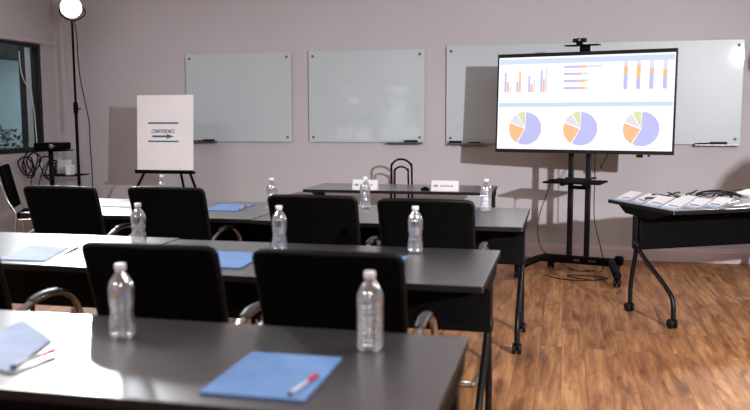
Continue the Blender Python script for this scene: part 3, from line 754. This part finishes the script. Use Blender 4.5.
# ------------------------------------------------------------------ photo lamps
def lamp_stand(name, x, y, top, label, leg_r=.42, rz=.4):
    r = empty(name, (x, y, 0), rz)
    m = MB(); m.tube([(0, 0, .25), (0, 0, top*.62)], .016, 12); m.build('lower_pole', M['black'], r)
    m = MB(); m.tube([(0, 0, top*.60), (0, 0, top)], .012, 12); m.build('upper_pole', M['black'], r)
    m = MB(); m.lathe([(.02, top*.60), (.024, top*.605), (.024, top*.64), (.018, top*.65)], 14); m.tube([(0, 0, top*.62), (.05, 0, top*.62)], .007, 8); m.build('clamp_knob', M['black'], r)
    for k in range(3):
        a = 2*PI*k/3; e = (math.cos(a)*leg_r, math.sin(a)*leg_r, .012)
        g = MB(); g.tube([(math.cos(a)*.02, math.sin(a)*.02, .55), e], .011, 8); lg = g.build('leg', M['black'], r)
        g = MB(); g.tube([(math.cos(a)*.02, math.sin(a)*.02, .26), (e[0]*.52, e[1]*.52, .275)], .007, 8); g.build('brace', M['black'], r)
        g = MB(); g.lathe([(.012, 0), (.017, .004), (.015, .028)], 10, (e[0], e[1], 0)); g.build('rubber_foot', M['rubber'], lg)
    return tag(r, label, 'light stand')
def lamp_head(x, y, z, aim, R, label, energy, color, spread=PI, size=None, glow=None, spot=None):
    d = (Vector(aim)-Vector((x, y, z))).normalized()
    r = empty('studio_lamp', (x, y, z)); r.rotation_euler = d.to_track_quat('Y', 'Z').to_euler()
    m = MB(); m.lathe([(R*.45, -.14), (R*.6, -.13), (R*.6, -.05), (R*1.02, -.015), (R*1.05, .0), (R*1.05, .01), (R*1.0, .012)], 28, axis='Y'); m.build('housing', M['black'], r)
    m = MB(); m.lathe([(R*.99, .010), (R*.97, .03), (R*.8, R*.45), (R*.5, R*.68), (R*.2, R*.78), (.002, R*.8)], 28, axis='Y'); m.build('glowing_diffuser', glow or M['lampwhite'], r)
    m = MB(); m.tube(spline([(-R*1.08, -.03, 0), (-R*1.1, -.03, -R*.7), (0, -.03, -R*1.25), (R*1.1, -.03, -R*.7), (R*1.08, -.03, 0)], 6), .007, 8); m.build('yoke', M['black'], r)
    tag(r, label, 'lamp')
    if spot:
        l = bpy.data.lights.new('studio_light', 'SPOT'); l.spot_size = spot; l.spot_blend = 1.0; l.shadow_soft_size = .06
    else:
        l = bpy.data.lights.new('studio_light', 'AREA'); l.shape = 'DISK'; l.size = size or 2*R; l.spread = spread
    l.energy = energy; l.color = color
    lo = bpy.data.objects.new('studio_light', l); COL.objects.link(lo); lo.parent = r
    lo.location = (0, R*.85, 0); lo.rotation_euler = (PI/2, 0, 0)   # area lights shine along -Z -> +Y here
    return r
LX, LY, LZ = -4.85, 7.40, 2.44
lamp_stand('light_stand', LX, LY, LZ-.13, 'tall black light stand in the back left corner')
lamp_head(LX, LY, LZ, (-2.6, 1.6, 1.5), .105, 'glowing white studio lamp at the top left above the cable cart', 75, (.95, .97, 1.0), spread=math.radians(120))
lamp_stand('light_stand', 1.80, 7.36, 1.70, 'black light stand just beyond the right edge by the back wall', leg_r=.3, rz=0)
lamp_head(1.77, 7.32, 1.865, (-.2, 1.0, 1.5), .115, 'white studio lamp beside the right edge, by the long glass board', 30, (1, .97, .95))
lamp_stand('light_stand', 3.18, -.60, 2.30, 'black light stand to the right of the camera, outside the picture')
lamp_head(3.12, -.50, 2.42, (-.6, 7.7, .45), .12, 'bright studio lamp right of the camera that throws the wall shadows', 2150, (.97, .97, 1.0), spot=math.radians(60))
lamp_stand('light_stand', 2.37, 4.0, 1.30, 'black stand of the added shadow caster beside the angled table, outside the picture on the right')  # carries the added shadow caster
m = lamp_head(2.31, 4.0, 1.42, (-1.0, 2.0, 1.3), .20, 'round black shadow caster added outside the picture on the right', .001, (1, 1, 1), glow=M['cap'])  # unlit lamp shape added out of view to cast the round wall shadow

# power cord of the corner lamp
def corner(x, z, y=7.47): return (x-.05, y, z)
cord('extension_cable', [corner(-4.82, 2.33), corner(-4.80, 2.15), corner(-4.795, 1.92), corner(-4.775, 1.70), corner(-4.73, 1.47), corner(-4.70, 1.28), corner(-4.70, 1.05), corner(-4.69, .8), corner(-4.70, .4), corner(-4.72, .05), corner(-4.9, .01, 7.6)], 'black cord hanging in waves from the top left lamp', .0055)

# ------------------------------------------------------------------ cable cart in the corner
ct = empty('equipment_cart', (-5.12, 7.30, 0))
m = MB(); m.tube([(0, .04, .05), (0, .04, 1.01)], .024, 12); m.build('pole', M['black'], ct)
m = MB(); m.box((.17, .03, .765), (.36, .28, .012), bev=.003); m.build('tray', M['black'], ct)
m = MB(); m.box((0.05, .02, 1.014), (.30, .24, .012), bev=.003); m.build('top_plate', M['black'], ct)
m = MB(); m.box((0, .0, .05), (.5, .04, .03), bev=.006); m.box((0, .0, .05), (.04, .4, .03), bev=.006); m.build('base', M['black'], ct)
for sx, sy in ((-.23, 0), (.23, 0), (0, .18), (0, -.18)):
    wheel_mb((sx, sy, .026), .026, .015).build('wheel', M['rubber'], ct)
tag(ct, 'black equipment cart with pole and tray, below the corner lamp', 'cart')
pj = empty('projector', (-5.07, 7.30, 1.021))
m = MB(); m.box((0, 0, .038), (.27, .24, .07), bev=.010); m.build('body', M['black'], pj)
m = MB(); m.lathe([(.02, -.135), (.026, -.13), (.026, -.11)], 18, (.07, 0, .038), 'Y'); m.build('lens', M['table'], pj)
m = MB(); m.box((.11, -.121, .045), (.03, .003, .012)); m.build('badge_plate', M['steel'], pj)
tag(pj, 'flat black projector on top of the cart under the corner lamp', 'projector')
m = MB(); m.box((0, 0, .07), (.15, .03, .15), bev=.008); o = m.build('adapter_box', M['paper']); o.location = (-5.17, 7.50, .771); o.location = (-5.02, 7.42, .771); tag(o, 'white adapter box standing on the cart tray', 'adapter')
m = MB(); m.box((0, 0, 0), (.085, .03, .17), bev=.008); o = m.build('adapter_box', M['paper']); o.location = (-5.2, 7.24, .88); tag(o, 'white adapter hanging among the cable loops left of the cart pole', 'adapter')
m = MB(); m.box((0, 0, .05), (.05, .10, .10), bev=.008); o = m.build('adapter_box', M['paper']); o.location = (-4.86, 7.27, .771); tag(o, 'small white adapter beside the lamp pole on the cart tray', 'adapter')
for k, (cx_, cz_, R_, lab) in enumerate([(-5.24, .90, .10, 'largest black cable loop hanging at the left of the cart'), (-5.19, .91, .075, 'smaller black cable loop inside the large loop on the cart'),
                                         (-5.28, .87, .075, 'lower black cable loop left of the cart pole'), (-5.03, .86, .09, 'black cable loop between the cart pole and the light stand'), (-5.22, .86, .085, 'thick black cable loop nearest the cart pole on its left'), (-4.93, .87, .05, 'small black cable loop hanging on the light stand pole'), (-4.96, .83, .07, 'larger black cable loop at the foot of the light stand pole above the tray')]):
    pts = [(cx_+R_*.8*math.cos(a)+.01*math.sin(3*a+k), 7.17-.012*k+.02*math.sin(a+k), cz_+R_*1.25*math.sin(a)+.008*math.cos(2*a)) for a in [2*PI*j/14 for j in range(14)]]
    cord('cable_loop', pts, lab, .0075, closed=True, sub=4)
cord('cable', [(-5.22, 7.17, .80), (-5.24, 7.16, .66), (-5.20, 7.15, .5), (-5.16, 7.14, .25), (-5.05, 7.12, .01)], 'black cable trailing down from the loops to the floor', .005)
cord('cable', [(-4.99, 7.17, .98), (-5.03, 7.15, .90), (-5.10, 7.15, .80), (-5.14, 7.15, .62), (-5.08, 7.15, .45)], 'black cable slanting from the projector across the cart pole', .005)
# white strand modelling the lamp cord reflection in the left window pane
def reflcord(y, z): return (XL+.006, y, z)
m = MB(); m.tube(spline([(XL-.045, 7.36, 2.02), (XL-.045, 7.37, 1.85), (XL-.045, 7.42, 1.72), (XL-.045, 7.52, 1.62), (XL-.045, 7.54, 1.5), (XL-.045, 7.56, 1.38), (XL-.045, 7.57, 1.2), (XL-.045, 7.58, 1.04)], 8), .006, 6)
o = m.build('window_cord', M['reflwhite']); tag(o, 'wavy white strand modelled for the lamp cord reflection in the left window', 'cord')

# ------------------------------------------------------------------ badges and lanyards on the angled table
ux = Vector((math.cos(A4), math.sin(A4), 0)); uy = Vector((-math.sin(A4), math.cos(A4), 0)); F0 = Vector((.667, 5.359, .757))
def t4(a, b, z=0): return F0+ux*a+uy*b+Vector((0, 0, z))
def badge(a, b, w_, d_, rise, lab, rz=0., z0=.0):
    r = empty('name_badge', t4(a, b, .001+z0), A4+rz)
    ang = math.asin(min(.9, rise/d_)); R_ = Matrix.Rotation(-ang, 4, 'Y')
    # card lies from its low edge (x=0) to its raised edge (x=d_); width runs along y
    def q(x, y, z): return R_ @ Vector((x, y, z))
    def slab(x0_, x1_, y0_, y1_, z0_, th): return [q(x0_, y0_, z0_), q(x1_, y0_, z0_), q(x1_, y1_, z0_), q(x0_, y1_, z0_)], (R_ @ Vector((0, 0, th)))
    m = MB(); p_, t_ = slab(0, d_, 0, w_, 0, .002); m.prism(p_, t_); m.build('card', M['paper'], r)
    m = MB(); p_, t_ = slab(0, d_*.99, .0, w_*.05, .002, .0012); m.prism(p_, t_)
    p_, t_ = slab(d_*.3, d_*.36, w_*.2, w_*.75, .002, .0008); m.prism(p_, t_); m.build('printed_line', M['navy'], r)
    m = MB(); p_, t_ = slab(0, d_*.2, w_*.0, w_, .002, .001); m.prism(p_, t_); m.build('sleeve_edge', M['paleblue'], r)
    return tag(r, lab, 'name badge', 'white name badges on the angled table')
BL = [(.02, .55, .15, 'white badge at the far left corner of the angled table'),
      (.02, .375, .15, 'white badge second from the far left corner of the angled table'),
      (.02, .185, .17, 'white badge third along the left end of the angled table'),
      (.02, .01, .165, 'white badge at the near left corner of the angled table'),
      (.175, .01, .15, 'white badge second along the near edge of the angled table'),
      (.33, .01, .15, 'white badge third along the near edge of the angled table'),
      (.20, .20, .15, 'white badge behind the near edge, close to the lanyards')]
for i, (a, b, w_, lab) in enumerate(BL): badge(a, b, w_, .15, .058, lab, rz=random.uniform(-.08, .08))
for k, (a, b, rz) in enumerate([(.47, .03, .1), (.60, .05, -.1), (.54, .18, .3), (.70, .16, 0.)]):
    m = MB(); m.box((.07, .05, .006), (.14, .11, .004), rot=Matrix.Rotation(.05*(k-1.5), 4, 'X'), bev=.001)
    o = m.build('plastic_sleeve', M['clearplastic']); o.location = t4(a, b, .002+.004*k); o.rotation_euler = (0, -.05, A4+rz)
    tag(o, ['clear glossy badge sleeve nearest the white badges', 'clear glossy badge sleeve at the near table edge by the frame', 'clear glossy badge sleeve between badges and lanyards', 'clear glossy badge sleeve farthest right on the angled table'][k], 'plastic sleeve')
labs = ['black lanyard leftmost on the angled table', 'black lanyard behind the third badge', 'black lanyard curled behind the near-corner badge', 'black lanyard in the middle of the angled table, lower one', 'black lanyard in the middle of the angled table, upper one', 'black lanyard with the highest loop', 'black lanyard right of the highest loop', 'black lanyard nearest the right edge of the picture', 'black lanyard lying in front of the white stack']
for k, lab in enumerate(labs):
    a = .20+.085*k; b = .37+.05*((k*5) % 3)
    r = empty('lanyard', t4(a, b, .004), A4+random.uniform(-.5, .5))
    pts = []
    for j in range(10):
        th = 2*PI*j/10
        pts.append((.13*math.cos(th)+.02*math.sin(3*th+k), .04*math.sin(th)+.015*math.cos(2*th+k), .018+.005*(k % 4) + (.022+.012*(k % 3))*(1+math.sin(th*2+k))*.5))
    m = MB(); m.tube(spline(pts, 5, True), .0065, 6, closed=True, flat=.35); m.build('lanyard_strap', M['rubber'], r)
    m = MB(); m.box((.15, 0, .02), (.035, .012, .006), bev=.002); m.build('clip', M['chrome'], r)
    tag(r, lab, 'lanyard', 'black lanyards piled on the angled table')
for k in range(3):
    m = MB(); m.box((0, 0, .006), (.15, .22, .010), rot=Matrix.Rotation(.06, 4, 'X'), bev=.001); o = m.build('paper_stack', M['paper']); o.location = t4(.93+.012*k, .42-.01*k, .012+.014*k); o.rotation_euler = (0, -.12, A4+.15*k)
    tag(o, ['white paper booklet at the bottom of the stack by the right edge', 'white paper booklet in the middle of the stack by the right edge', 'white paper booklet on top of the stack by the right edge'][k], 'booklet')

# ------------------------------------------------------------------ world, camera
w = bpy.data.worlds.new('sky'); scene.world = w; w.use_nodes = True
bg = w.node_tree.nodes['Background']; bg.inputs[0].default_value = (.85, .93, 1, 1); bg.inputs[1].default_value = 2.5

cam = bpy.data.cameras.new('camera'); co = bpy.data.objects.new('camera', cam); COL.objects.link(co); scene.camera = co
R3 = Vector((.97360345, .22821821, -.00357449)); U3 = Vector((-.02180301, .10858026, .99384856)); F3 = Vector((-.22720246, .96753645, -.11068996))
mm = Matrix.Identity(4)
for i in range(3): mm[i][0] = R3[i]; mm[i][1] = U3[i]; mm[i][2] = -F3[i]
mm[0][3], mm[1][3], mm[2][3] = 0, 0, 1.36628504
co.matrix_world = mm
cam.sensor_width = 36; cam.lens = 814.0/750*36; cam.clip_start = .05; cam.clip_end = 100
cam.dof.use_dof = True; cam.dof.focus_distance = 6.3; cam.dof.aperture_fstop = 2.2; cam.dof.aperture_blades = 0

scene.view_settings.view_transform = 'Standard'; scene.view_settings.look = 'None'
scene.view_settings.exposure = 0.0; scene.view_settings.gamma = 1; scene.view_settings.use_curve_mapping = False
scene.cycles.use_denoising = True
scene.cycles.max_bounces = 10; scene.cycles.transmission_bounces = 10; scene.cycles.glossy_bounces = 5; scene.cycles.diffuse_bounces = 4
scene.cycles.caustics_refractive = False; scene.cycles.caustics_reflective = False
scene.cycles.sample_clamp_indirect = 6
